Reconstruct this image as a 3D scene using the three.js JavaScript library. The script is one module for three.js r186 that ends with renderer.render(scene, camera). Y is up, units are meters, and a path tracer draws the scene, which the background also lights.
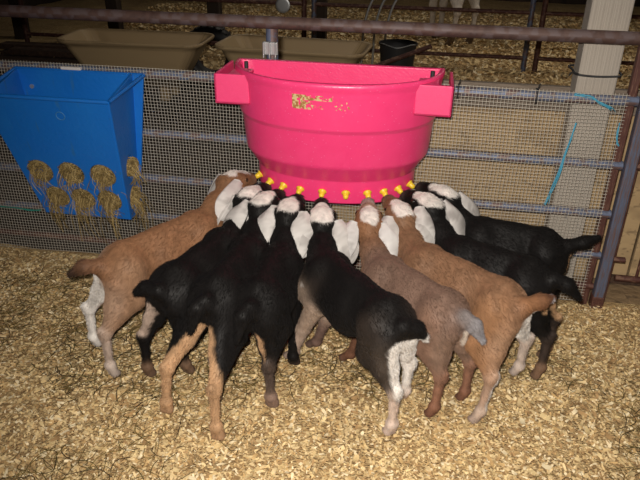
import * as THREE from 'three';
import { mergeGeometries } from 'three/addons/utils/BufferGeometryUtils.js';
import { RoundedBoxGeometry } from 'three/addons/geometries/RoundedBoxGeometry.js';
import { RectAreaLightUniformsLib } from 'three/addons/lights/RectAreaLightUniformsLib.js';

// ------------------------------------------------------------------ camera, light, exposure
const scene = new THREE.Scene();
const R = THREE.MathUtils.degToRad;
const camera = new THREE.PerspectiveCamera(2 * Math.atan(240 / 655) * 180 / Math.PI, 4 / 3, 0.05, 60);
camera.rotation.order = 'YXZ';
camera.position.set(0, 1.5, 0);
camera.rotation.set(R(-27.5), 0, R(1.0));
scene.add(camera);

const renderer = new THREE.WebGLRenderer({ antialias: true });
renderer.toneMapping = THREE.LinearToneMapping;
renderer.toneMappingExposure = 1.0;
renderer.shadowMap.enabled = true;
RectAreaLightUniformsLib.init();
scene.background = new THREE.Color(0x000000);

// the flash of the hand-held camera, a few centimetres from the lens
const flash = new THREE.SpotLight(new THREE.Color(1.0, 0.93, 0.84), 20.5, 0, R(44), 0.65, 2);
flash.name = 'camera_flash_light';
flash.position.set(-0.035, 1.555, 0.0);
flash.target.position.set(0.18, 0.32, -2.1);
flash.castShadow = true; flash.shadow.mapSize.set(2048, 2048); flash.shadow.radius = 1;
scene.add(flash, flash.target);

// ------------------------------------------------------------------ helpers
const A = R(8.8), D = 2.53, CA = Math.cos(A), SA = Math.sin(A);
const V = (x, y, z) => new THREE.Vector3(x, y, z);
const W = (t, h, n = 0) => V(t * CA - n * SA, h, -D + t * SA + n * CA);   // t along the pen fence, h up, n out from it into the pen
function rng(seed) { let s = seed >>> 0; return () => { s = (s + 0x6D2B79F5) >>> 0; let t = s; t = Math.imul(t ^ t >>> 15, t | 1); t ^= t + Math.imul(t ^ t >>> 7, t | 61); return ((t ^ t >>> 14) >>> 0) / 4294967296; }; }
function hash3(x, y, z) { let h = Math.imul(x, 374761393) ^ Math.imul(y, 668265263) ^ Math.imul(z, 2147483647 ^ 0x5bd1e995); h = Math.imul(h ^ h >>> 13, 1274126177); return ((h ^ h >>> 16) >>> 0) / 4294967296; }
function vnoise(x, y, z) {
  const xi = Math.floor(x), yi = Math.floor(y), zi = Math.floor(z); let fx = x - xi, fy = y - yi, fz = z - zi;
  fx = fx * fx * (3 - 2 * fx); fy = fy * fy * (3 - 2 * fy); fz = fz * fz * (3 - 2 * fz);
  const l = (a, b, t) => a + (b - a) * t;
  return l(l(l(hash3(xi, yi, zi), hash3(xi + 1, yi, zi), fx), l(hash3(xi, yi + 1, zi), hash3(xi + 1, yi + 1, zi), fx), fy),
    l(l(hash3(xi, yi, zi + 1), hash3(xi + 1, yi, zi + 1), fx), l(hash3(xi, yi + 1, zi + 1), hash3(xi + 1, yi + 1, zi + 1), fx), fy), fz);
}
const fbm = (x, y, z, o = 4) => { let s = 0, a = .5, n = 0; for (let i = 0; i < o; i++) { s += a * vnoise(x, y, z); n += a; x *= 2.03; y *= 2.03; z *= 2.03; a *= .5; } return s / n; };
const clamp = (x, a = 0, b = 1) => Math.min(b, Math.max(a, x));
const sstep = (a, b, x) => { const t = clamp((x - a) / (b - a)); return t * t * (3 - 2 * t); };
const taken = {};
const numbered = (n) => { const k = taken[n] = (taken[n] ?? -1) + 1; return k ? n + '_' + String(k).padStart(3, '0') : n; };
function shade(o) { o.traverse((c) => { if (c.isMesh) { c.castShadow = true; c.receiveShadow = true; } }); return o; }
function tag(o, label, category, group, kind) { o.userData.label = label; if (category) o.userData.category = category; if (group) o.userData.group = group; if (kind) o.userData.kind = kind; return o; }
// a thing standing in the frame of the pen fence: its group's x runs along the fence, z out from it
function thing(name, label, category, [t, h, n], group) {
  const g = new THREE.Group(); g.name = numbered(name); g.position.copy(W(t, h, n)); g.rotation.y = -A; scene.add(g);
  return tag(g, label, category, group);
}
function part(name, geo, mat, parent) { const m = new THREE.Mesh(Array.isArray(geo) ? (geo.length > 1 ? mergeGeometries(geo.map((g) => g.index ? g.toNonIndexed() : g)) : geo[0]) : geo, mat); m.name = name; parent.add(m); return m; }
function struct(name, geo, mat, label) { const m = part(name, geo, mat, scene); m.userData.kind = 'structure'; m.userData.label = label; m.userData.category = name.split('_')[0]; return m; }
function bx(w, h, d, x, y, z, r = 0.004) { const g = r ? new RoundedBoxGeometry(w, h, d, 2, Math.min(r, w / 2.1, h / 2.1, d / 2.1)) : new THREE.BoxGeometry(w, h, d); g.translate(x, y, z); return g; }
function rod(a, b, r, seg = 12, r2 = r) {
  const d = b.clone().sub(a), L = d.length(); const g = new THREE.CylinderGeometry(r2, r, L, seg, Math.max(1, Math.ceil(L / .25)));
  g.applyQuaternion(new THREE.Quaternion().setFromUnitVectors(V(0, 1, 0), d.normalize())); const m = a.clone().add(b).multiplyScalar(.5); g.translate(m.x, m.y, m.z);
  const uv = g.attributes.uv; for (let i = 0; i < uv.count; i++) uv.setXY(i, uv.getX(i) * r * 6.28, uv.getY(i) * L);
  return g;
}
function tube(pts, r, seg = 40, rad = 6, closed = false) { return new THREE.TubeGeometry(new THREE.CatmullRomCurve3(pts, closed), seg, r, rad, closed); }
function tex(w, h, fn, srgb = true) {       // fn(u, v) -> [r,g,b] 0..1
  const d = new Uint8Array(w * h * 4);
  for (let y = 0; y < h; y++) for (let x = 0; x < w; x++) { const c = fn(x / w, y / h, x, y), i = (y * w + x) * 4; d[i] = clamp(c[0]) * 255; d[i + 1] = clamp(c[1]) * 255; d[i + 2] = clamp(c[2]) * 255; d[i + 3] = 255; }
  const t = new THREE.DataTexture(d, w, h); t.wrapS = t.wrapT = THREE.RepeatWrapping; t.magFilter = THREE.LinearFilter; t.minFilter = THREE.LinearMipmapLinearFilter; t.generateMipmaps = true;
  if (srgb) t.colorSpace = THREE.SRGBColorSpace; t.needsUpdate = true; return t;
}
const mix = (a, b, t) => a.map((x, i) => x + (b[i] - x) * t);
function mat(o) { const m = new THREE.MeshPhysicalMaterial(o); m.side = o.side ?? THREE.DoubleSide; return m; }
const rep = (t, x, y = x) => { const c = t.clone(); c.repeat.set(x, y); c.needsUpdate = true; return c; };

// ------------------------------------------------------------------ procedural materials
const paintTex = (base, rust, dark, amount, seed) => tex(256, 256, (u, v) => {
  const n = fbm(u * 10, v * 10 * 2, seed, 4), s = fbm(u * 40, v * 40, seed + 3, 3);
  let c = mix(base, dark, clamp((s - .35) * 1.6)); const k = sstep(1 - amount - .06, 1 - amount + .08, n * .75 + s * .35); c = mix(c, rust, k); return c;
});
const blueSteel = mat({ map: rep(paintTex([.39, .425, .52], [.42, .34, .33], [.31, .33, .39], .42, 3), 1.6), roughness: .5, metalness: .25 });
const rustSteel = mat({ map: rep(paintTex([.34, .255, .235], [.37, .31, .31], [.25, .18, .165], .40, 9), 1.6), roughness: .6, metalness: .2 });
const brownSteel = mat({ map: rep(paintTex([.34, .20, .17], [.45, .33, .27], [.24, .14, .12], .35, 17), 2), roughness: .62, metalness: .15 });
const wireMat = mat({ color: new THREE.Color(.56, .52, .45), roughness: .5, metalness: .15 });
const galv = mat({ color: new THREE.Color(.48, .49, .5), roughness: .4, metalness: .7 });
const pinkMat = mat({ map: rep(tex(256, 256, (u, v) => { const n = fbm(u * 12, v * 12, 2, 4), s = hash3((u * 256) | 0, (v * 256) | 0, 7); let c = mix([.96, .27, .50], [.94, .235, .47], n); if (s > .9985) c = [.98, .72, .8]; return c; }), 2.2), roughness: .36, clearcoat: .25, clearcoatRoughness: .3,
  bumpMap: rep(tex(128, 128, (u, v) => { const n = fbm(u * 30, v * 30, 4, 3); return [n, n, n]; }, false), 6), bumpScale: .0006 });
const blueMat = mat({ map: rep(tex(256, 256, (u, v) => { const n = fbm(u * 6, v * 6, 12, 4), s = fbm(u * 50, v * 6, 5, 3); let c = mix([.06, .40, .76], [.10, .44, .78], n); c = mix(c, [.30, .42, .55], sstep(.72, .84, s) * .35); return c; }), 1.5), roughness: .42,
  bumpMap: rep(tex(128, 128, (u, v) => { const n = fbm(u * 24, v * 24, 8, 3); return [n, n, n]; }, false), 4), bumpScale: .0008 });
const yellowMat = mat({ color: new THREE.Color(.86, .60, .035), roughness: .38, transmission: .0 });
const woodTex = (c1, c2, seed, gx = 26, gy = 1.3) => tex(256, 512, (u, v) => { const w = fbm(u * gx, v * gy * 2, seed, 4), g = fbm(u * gx * 4, v * gy * 6, seed + 5, 3); let c = mix(c1, c2, clamp(w * 1.3 - .15)); c = mix(c, c.map((x) => x * .72), sstep(.58, .75, g)); return c; });
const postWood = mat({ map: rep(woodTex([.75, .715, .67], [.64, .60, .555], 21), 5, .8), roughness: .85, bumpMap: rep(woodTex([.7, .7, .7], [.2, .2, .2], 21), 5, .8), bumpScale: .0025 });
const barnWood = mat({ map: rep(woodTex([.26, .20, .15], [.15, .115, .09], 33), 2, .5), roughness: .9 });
const plankWood = mat({ map: rep(woodTex([.34, .25, .19], [.22, .155, .12], 35), 3, .6), roughness: .9 });
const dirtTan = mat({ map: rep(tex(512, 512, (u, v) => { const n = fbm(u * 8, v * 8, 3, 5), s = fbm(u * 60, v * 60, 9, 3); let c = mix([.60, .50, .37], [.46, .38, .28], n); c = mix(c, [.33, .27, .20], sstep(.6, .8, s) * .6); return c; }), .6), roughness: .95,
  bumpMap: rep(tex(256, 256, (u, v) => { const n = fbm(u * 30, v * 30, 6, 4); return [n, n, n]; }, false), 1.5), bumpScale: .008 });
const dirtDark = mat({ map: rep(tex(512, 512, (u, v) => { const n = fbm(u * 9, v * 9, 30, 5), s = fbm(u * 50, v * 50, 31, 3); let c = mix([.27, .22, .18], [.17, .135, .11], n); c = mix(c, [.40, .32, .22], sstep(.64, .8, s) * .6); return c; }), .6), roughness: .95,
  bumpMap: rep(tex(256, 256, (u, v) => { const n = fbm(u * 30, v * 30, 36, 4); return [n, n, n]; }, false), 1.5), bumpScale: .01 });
const plyMat = mat({ map: rep(tex(512, 512, (u, v) => { const n = fbm(u * 3, v * 26, 43, 4), d = fbm(u * 9, v * 9, 45, 4), s = fbm(u * 60, v * 60, 47, 2); let c = mix([.74, .635, .475], [.65, .55, .41], n); c = mix(c, [.55, .46, .34], sstep(.52, .72, d) * .55); return mix(c, [.36, .30, .22], sstep(.66, .8, s) * .4); }), 1.1), roughness: .85 });
const capWood = mat({ map: rep(woodTex([.52, .47, .42], [.40, .35, .30], 27), .8, 5), roughness: .85 });
const bedTex = tex(1024, 1024, (u, v) => { const n = fbm(u * 60, v * 60, 51, 3), m = fbm(u * 7, v * 7, 53, 3), s = fbm(u * 130, v * 130, 57, 2); let c = mix([.78, .67, .48], [.60, .48, .32], clamp(n * 1.6 - .35)); c = mix(c, [.80, .71, .53], sstep(.6, .8, s)); return mix(c, [.44, .35, .23], sstep(.55, .8, m) * .3); });
const bedMat = mat({ map: rep(bedTex, 1), roughness: .95, bumpMap: rep(tex(256, 256, (u, v) => { const n = fbm(u * 60, v * 60, 61, 3); return [n, n, n]; }, false), 4), bumpScale: .01 });
const shavingMat = mat({ color: 0xffffff, roughness: .8 });
const hayMat = mat({ color: 0xffffff, roughness: .85 });
const tanPoly = mat({ map: rep(tex(256, 256, (u, v) => { const n = fbm(u * 8, v * 8, 71, 4), s = fbm(u * 40, v * 8, 75, 3); return mix(mix([.76, .66, .50], [.68, .58, .44], n), [.52, .44, .33], sstep(.6, .85, s) * .6); }), 1), roughness: .55 });
const blackRubber = mat({ color: new THREE.Color(.022, .022, .024), roughness: .6 });
const twineBlue = mat({ color: new THREE.Color(.07, .34, .50), roughness: .7 });
const twineGreen = mat({ color: new THREE.Color(.03, .25, .20), roughness: .7 });
const paperMat = mat({ map: rep(tex(128, 128, (u, v) => { const n = fbm(u * 14, v * 14, 81, 4); return mix([.80, .72, .52], [.62, .42, .24], sstep(.42, .62, n)); }), 12), roughness: .9 });
const whitePaper = mat({ color: new THREE.Color(.62, .58, .56), roughness: .8 });

// ------------------------------------------------------------------ the barn
// pen floor: bedding base with low mounds
const bedH = (x, z) => (fbm(x * 2.2 + 5, z * 2.2 + 3, 1.5, 3) - .5) * .035 + (fbm(x * 9, z * 9, 4.5, 2) - .5) * .014 - .006;
function ground(t0, t1, n0, n1, seg, hf) {
  const nx = Math.ceil((t1 - t0) / seg), nz = Math.ceil((n1 - n0) / seg), g = new THREE.PlaneGeometry(1, 1, nx, nz), p = g.attributes.position, uv = g.attributes.uv;
  for (let i = 0; i < p.count; i++) { const q = W(t0 + (p.getX(i) + .5) * (t1 - t0), 0, n0 + (.5 - p.getY(i)) * (n1 - n0)); q.y = hf(q.x, q.z); p.setXYZ(i, q.x, q.y, q.z); uv.setXY(i, q.x, q.z); }
  // PlaneGeometry faces +z, after mapping it faces up
  g.computeVertexNormals(); return g;
}
struct('floor', ground(-3.6, 3.4, -.02, 3.6, .04, bedH), bedMat, 'pen floor bedded with pale wood shavings');
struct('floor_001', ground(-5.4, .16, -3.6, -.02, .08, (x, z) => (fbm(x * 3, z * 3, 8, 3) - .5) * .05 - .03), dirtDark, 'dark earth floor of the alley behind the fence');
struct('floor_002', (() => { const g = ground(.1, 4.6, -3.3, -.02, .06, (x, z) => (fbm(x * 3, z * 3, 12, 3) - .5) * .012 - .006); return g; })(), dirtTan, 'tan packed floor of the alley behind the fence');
const farH = (x, z) => (fbm(x * 1.2, z * 1.2, 22, 3) - .5) * .14 + .03;
struct('floor_003', ground(-5.4, 4.6, -9.4, -3.3, .12, farH), bedMat, 'bedded floor of the pen across the alley');
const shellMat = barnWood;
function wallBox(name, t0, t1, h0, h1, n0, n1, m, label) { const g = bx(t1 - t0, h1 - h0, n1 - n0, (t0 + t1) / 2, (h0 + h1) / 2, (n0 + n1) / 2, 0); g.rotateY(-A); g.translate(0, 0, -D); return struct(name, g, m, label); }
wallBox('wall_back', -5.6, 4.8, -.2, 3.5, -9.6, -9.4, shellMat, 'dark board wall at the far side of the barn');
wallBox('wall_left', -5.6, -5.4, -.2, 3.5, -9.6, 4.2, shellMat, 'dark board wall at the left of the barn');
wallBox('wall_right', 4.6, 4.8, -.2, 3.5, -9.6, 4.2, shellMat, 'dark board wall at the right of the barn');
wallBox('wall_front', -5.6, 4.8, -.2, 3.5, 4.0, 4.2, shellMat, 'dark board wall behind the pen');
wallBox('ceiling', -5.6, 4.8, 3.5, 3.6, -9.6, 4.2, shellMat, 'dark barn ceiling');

// ceiling tube lamps of the barn
const lampGlow = mat({ color: 0xffffff, emissive: new THREE.Color(1, .93, .82), emissiveIntensity: 3.0 });
const lampWhite = mat({ color: new THREE.Color(.7, .7, .68), roughness: .5 });
function barnLamp(t, n, power, label) {
  const g = thing('tube_lamp', label, 'lamp', [t, 3.28, n], 'tube lamps on the barn ceiling');
  part('housing', [bx(1.3, .05, .22, 0, .08, 0), bx(.02, .16, .02, -.4, .17, 0), bx(.02, .16, .02, .4, .17, 0)], lampWhite, g);
  for (const s of [-1, 1]) part('tube', rod(V(-.6, .03, s * .06), V(.6, .03, s * .06), .016), lampGlow, g);
  const l = new THREE.RectAreaLight(new THREE.Color(1, .90, .76), power, 1.2, .2); l.name = 'tube_lamp_light'; l.position.set(0, .0, 0); l.rotation.x = -Math.PI / 2; g.add(l);
}
barnLamp(2.2, -4.3, 36, 'ceiling tube lamp over the far pen at its bright end');
barnLamp(-1.3, -5.3, 20, 'ceiling tube lamp over the dark end of the far pen');
barnLamp(1.2, .9, 16, 'ceiling tube lamp over the goat pen');

// plywood partition close behind the right half of the pen fence
{
  const g = thing('partition', 'tan plywood partition behind the wire mesh and timber post', 'partition', [.02, 0, -.225]);
  part('sheet', bx(1.335, .80, .018, .6675, .40, 0, .003), plyMat, g);
  part('sheet', bx(1.10, .80, .018, 1.895, .40, .002, .003), plyMat, g);
  part('cap_board', bx(2.43, .10, .03, 1.215, .808, .022, .004), capWood, g);
  part('base_board', bx(1.2, .035, .03, 1.85, .012, .022, .004), plankWood, g);
}

// ------------------------------------------------------------------ bedding (too many to count)
function flakeGeo(len, wid, curl, twist) {
  const g = new THREE.PlaneGeometry(len, wid, 4, 1), p = g.attributes.position;
  for (let i = 0; i < p.count; i++) { const x = p.getX(i), y = p.getY(i), a = x / len * curl; p.setXYZ(i, curl ? Math.sin(a) / curl * len : x, y * (1 - .5 * Math.abs(x / len)), (curl ? (1 - Math.cos(a)) / curl * len : 0) + twist * x * y / wid); }
  g.rotateX(-Math.PI / 2); g.computeVertexNormals(); return g;
}
const chipCols = [[.87, .77, .58], [.81, .70, .50], [.75, .62, .42], [.92, .85, .70], [.66, .53, .36], [.80, .70, .52], [.85, .75, .55]].map((c) => new THREE.Color().setRGB(...c, THREE.SRGBColorSpace));
function scatter(name, label, geo, count, place, seed, m, cols, sc, tilt) {
  const im = new THREE.InstancedMesh(geo, m, count), r = rng(seed), M = new THREE.Matrix4(), q = new THREE.Quaternion(), e = new THREE.Euler(), s = V(), c = new THREE.Color();
  for (let i = 0; i < count; i++) {
    const p = place(r); e.set((r() - .5) * tilt * 2, r() * 6.283, (r() - .5) * tilt * 2, 'YXZ'); q.setFromEuler(e);
    const k = sc(r); s.set(k * (.7 + r() * .7), k * (r() < .5 ? -1 : 1), k * (.6 + r() * .8)); M.compose(p, q, s); im.setMatrixAt(i, M);
    c.copy(cols[Math.floor(r() * r() * .999 * 0 + r() * cols.length)]).multiplyScalar(.92 + r() * .26); im.setColorAt(i, c);
  }
  im.name = numbered(name); im.userData.kind = 'stuff'; im.userData.label = label; im.userData.category = 'bedding'; scene.add(im); return im;
}
const penPlace = (lift) => (r) => { const p = W(-2.3 + r() * 4.4, 0, .02 + Math.pow(r(), 1.0) * 2.0); p.y = bedH(p.x, p.z) + r() * lift; return p; };
scatter('wood_shavings', 'pale curled wood shavings covering the pen floor', flakeGeo(.022, .011, 1.0, .12), 62000, penPlace(.012), 11, shavingMat, chipCols, (r) => .4 + r() * r() * r() * 1.35, .34);
scatter('wood_chips', 'small flat wood chips mixed into the pen bedding', flakeGeo(.014, .006, .4, .3), 60000, penPlace(.012), 12, shavingMat, chipCols, (r) => .5 + r() * .9, .42);
const strawGeo = (() => { const g = tube([V(-.034, 0, .006), V(-.014, .003, -.004), V(.01, .001, -.008), V(.032, .002, .008)], .0008, 8, 4); return g; })();
const strawCols = [[.34, .28, .13], [.26, .21, .10], [.40, .33, .16], [.30, .27, .12], [.50, .42, .22], [.20, .15, .08]].map((c) => new THREE.Color().setRGB(...c, THREE.SRGBColorSpace));
scatter('hay_stalks', 'thin dark hay stalks strewn over the shavings', strawGeo, 8500, (r) => { let p; do { p = W(-2.2 + r() * 4.2, 0, .05 + r() * 1.95); } while (fbm(p.x * 2.6, p.z * 2.6, 77, 3) < .42 + r() * .16); p.y = bedH(p.x, p.z) + .006 + r() * .014; return p; }, 13, hayMat, strawCols, (r) => .5 + r() * 1.1, .18);
scatter('wood_shavings', 'wood shavings heaped in the pen across the alley', flakeGeo(.05, .026, 1.2, .15), 22000, (r) => { const p = W(-3.6 + r() * 7.4, 0, -3.3 - r() * 4.6); p.y = farH(p.x, p.z) + .005 + r() * .03; return p; }, 14, shavingMat, chipCols, (r) => .5 + r() * r() * 1.1, .6);

// ------------------------------------------------------------------ pen fence panel with hardware cloth
{
  const g = thing('fence_panel', 'steel pen panel of pipe rails faced with fine wire mesh', 'fence', [0, 0, 0]);
  const L = -2.3, E = 1.16;
  part('top_rail', rod(V(-3.4, 1.085, 0), V(3.2, 1.085, 0), .0235, 16), rustSteel, g);
  const rails = [[.865, .019, blueSteel], [.616, .0175, blueSteel], [.411, .0175, blueSteel], [.226, .0155, blueSteel], [.078, .014, brownSteel]];
  for (const [h, r, m] of rails) part('rail', rod(V(L, h, -.004), V(E, h, -.004), r, 12), m, g);
  part('upright', rod(V(-.205, .03, -.03), V(-.205, 1.07, -.03), .024, 12), blueSteel, g);
  part('upright', rod(V(-2.25, .0, -.03), V(-2.25, 1.08, -.03), .022, 12), blueSteel, g);
  part('clamp', [bx(.06, .05, .012, -.205, .99, .002), bx(.006, .06, .02, -.228, .985, .012), bx(.006, .06, .02, -.205, .985, .012), bx(.006, .06, .02, -.182, .985, .012)], galv, g);
  // hardware cloth: 13 mm grid of thin wires, lightly buckled
  const wires = [], r = rng(5), buckle = (t, h) => .022 + .006 * Math.sin(t * 3.1 + h * 2) + .004 * Math.sin(t * 7.3 - h * 5), x0 = L, x1 = 1.125, s = .0134;
  const wire = (pts) => { for (let i = 0; i < pts.length - 1; i++) { const d = pts[i + 1].clone().sub(pts[i]), c = new THREE.CylinderGeometry(.00095, .00095, d.length(), 4, 1, true); c.applyQuaternion(new THREE.Quaternion().setFromUnitVectors(V(0, 1, 0), d.clone().normalize())); const m = pts[i].clone().add(pts[i + 1]).multiplyScalar(.5); c.translate(m.x, m.y, m.z); wires.push(c); } };
  for (let t = x0; t <= x1; t += s) { const p = []; for (let k = 0; k <= 4; k++) { const h = .02 + k / 4 * .875; p.push(V(t + .004 * Math.sin(k * 1.7 + t * 4), h, buckle(t, h))); } wire(p); }
  for (let h = .02; h <= .897; h += s) { const p = []; for (let k = 0; k <= 20; k++) { const t = x0 + (x1 - x0) * k / 20; p.push(V(t, h + .003 * Math.sin(k * .9), buckle(t, h))); } wire(p); }
  const wm = part('wire_mesh', wires, wireMat, g); wm.userData.kind = 'stuff'; wm.userData.label = 'fine square galvanised wire mesh';
  for (const t of [.515, .80]) part('zip_tie', [(() => { const q = new THREE.TorusGeometry(.027, .0028, 6, 20); q.rotateY(Math.PI / 2); q.translate(t, .866, .003); return q; })(), rod(V(t, .893, .02), V(t + .004, .918, .03), .0022, 6)], blackRubber, g);
}
// gate post pair at the right end
{
  const g = thing('gate_post', 'blue painted steel gate post with rust, right of the wire mesh', 'post', [1.178, 0, 0]);
  part('post_tube', bx(.042, 1.62, .042, .006, .76, .01, .006), blueSteel, g);
  for (const h of [.62, .22]) part('hinge', rod(V(.03, h, .01), V(.075, h, .01), .012, 10), brownSteel, g);
  part('foot', [bx(.05, .07, .05, .006, .012, .01, .006)], brownSteel, g);
  const b = thing('panel_end_post', 'narrow rusty brown upright between wire mesh and blue gate post', 'post', [1.137, 0, -.012]);
  part('post_tube', bx(.030, 1.25, .03, 0, .60, 0, .005), brownSteel, b);
  const a = thing('angle_iron', 'thin brown angle iron behind the blue gate post', 'post', [1.222, 0, -.05]);
  part('flange', bx(.026, 1.6, .006, 0, .78, 0, .002), brownSteel, a); part('web', bx(.006, 1.6, .026, .012, .78, -.012, .002), brownSteel, a);
}
{
  const g = thing('pipe_gate', 'brown pipe gate beyond the blue gate post', 'gate', [1.27, 0, -.10]);
  for (const h of [.075, .615, 1.02]) part('gate_rail', rod(V(0, h, 0), V(1.7, h, 0), .014, 10), brownSteel, g);
  for (const t of [.085, 1.68]) part('gate_stile', rod(V(t, .06, 0), V(t, 1.03, 0), t === .085 ? .006 : .016, 10), brownSteel, g);
}
// wooden barn post behind the panel
{
  const g = thing('barn_post', 'weathered square timber post behind the fence rails', 'post', [1.03, 0, -.175]);
  part('timber', bx(.145, 3.5, .105, 0, 1.74, .02, .008), postWood, g);
  for (const [x, h] of [[.05, .705], [-.01, .34]]) part('nail', rod(V(x, h, .07), V(x, h, .08), .005, 8), galv, g);
  const c = thing('black_cord', 'black cord tied round the timber post', 'cord', [1.03, .93, -.175]);
  part('cord_loop', tube([V(-.078, .0, .078), V(-.02, -.004, .081), V(.04, -.002, .081), V(.078, .002, .078), V(.081, .006, 0), V(.078, .004, -.078), V(0, 0, -.081), V(-.078, 0, -.078), V(-.081, .0, 0)], .0042, 60, 6, true), blackRubber, c);
  part('loose_end', tube([V(-.07, .0, .08), V(-.1, .012, .1), V(-.115, .004, .12)], .0035, 12, 6), blackRubber, c);
}
// blue baling twine
{
  const strands = (g, pts, n, spread, m, r0 = .0018) => { const r = rng(9 + n); for (let i = 0; i < n; i++) part('strand', tube(pts.map((p, k) => p.clone().add(V((r() - .5) * spread * (.4 + k / pts.length), (r() - .5) * spread * .6, (r() - .5) * spread * .6))), r0, 24, 5), m, g); };
  let g = thing('baling_twine', 'bright blue twine wrapped round the upper rail beside timber post', 'twine', [.99, .86, .03]);
  strands(g, [V(-.06, .028, .0), V(-.01, .022, .012), V(.035, .004, .014), V(.075, -.018, .004), V(.09, -.03, -.02)], 6, .018, twineBlue, .0013);
  g = thing('baling_twine', 'frayed blue twine hanging down left of the timber post', 'twine', [.925, .72, .032]);
  strands(g, [V(.03, .06, 0), V(.02, .0, .003), V(.008, -.07, .004), V(.0, -.13, .012), V(-.012, -.2, .006), V(-.022, -.27, .004)], 5, .016, twineBlue, .0013);
  g = thing('baling_twine', 'short blue twine tuft hanging right of the timber post', 'twine', [1.105, .74, .034]);
  strands(g, [V(.0, .05, 0), V(.002, .02, .003), V(.006, -.01, .003), V(.01, -.035, .002)], 4, .014, twineBlue, .0013);
  g = thing('baling_twine', 'pale blue twine scrap on the low rail behind the goat tails', 'twine', [1.0, .232, .03]);
  strands(g, [V(-.03, .004, 0), V(0, .0, .004), V(.035, -.003, .002)], 5, .014, twineBlue, .0016);
  g = thing('green_cord', 'teal cord lying along the low rail under the blue feeder', 'twine', [-1.36, .226, .032]);
  strands(g, [V(-.12, .0, 0), V(-.04, .004, .004), V(.03, -.002, .004), V(.075, .0, .0)], 5, .01, twineGreen, .0015);
  g = thing('green_cord', 'teal cord end hanging beside the feeder\'s lower corner', 'twine', [-1.235, .30, .05]);
  strands(g, [V(.01, .06, 0), V(-.004, .03, .004), V(.0, -.01, .004), V(.012, -.04, .0)], 3, .008, twineGreen, .0014);
}

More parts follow.
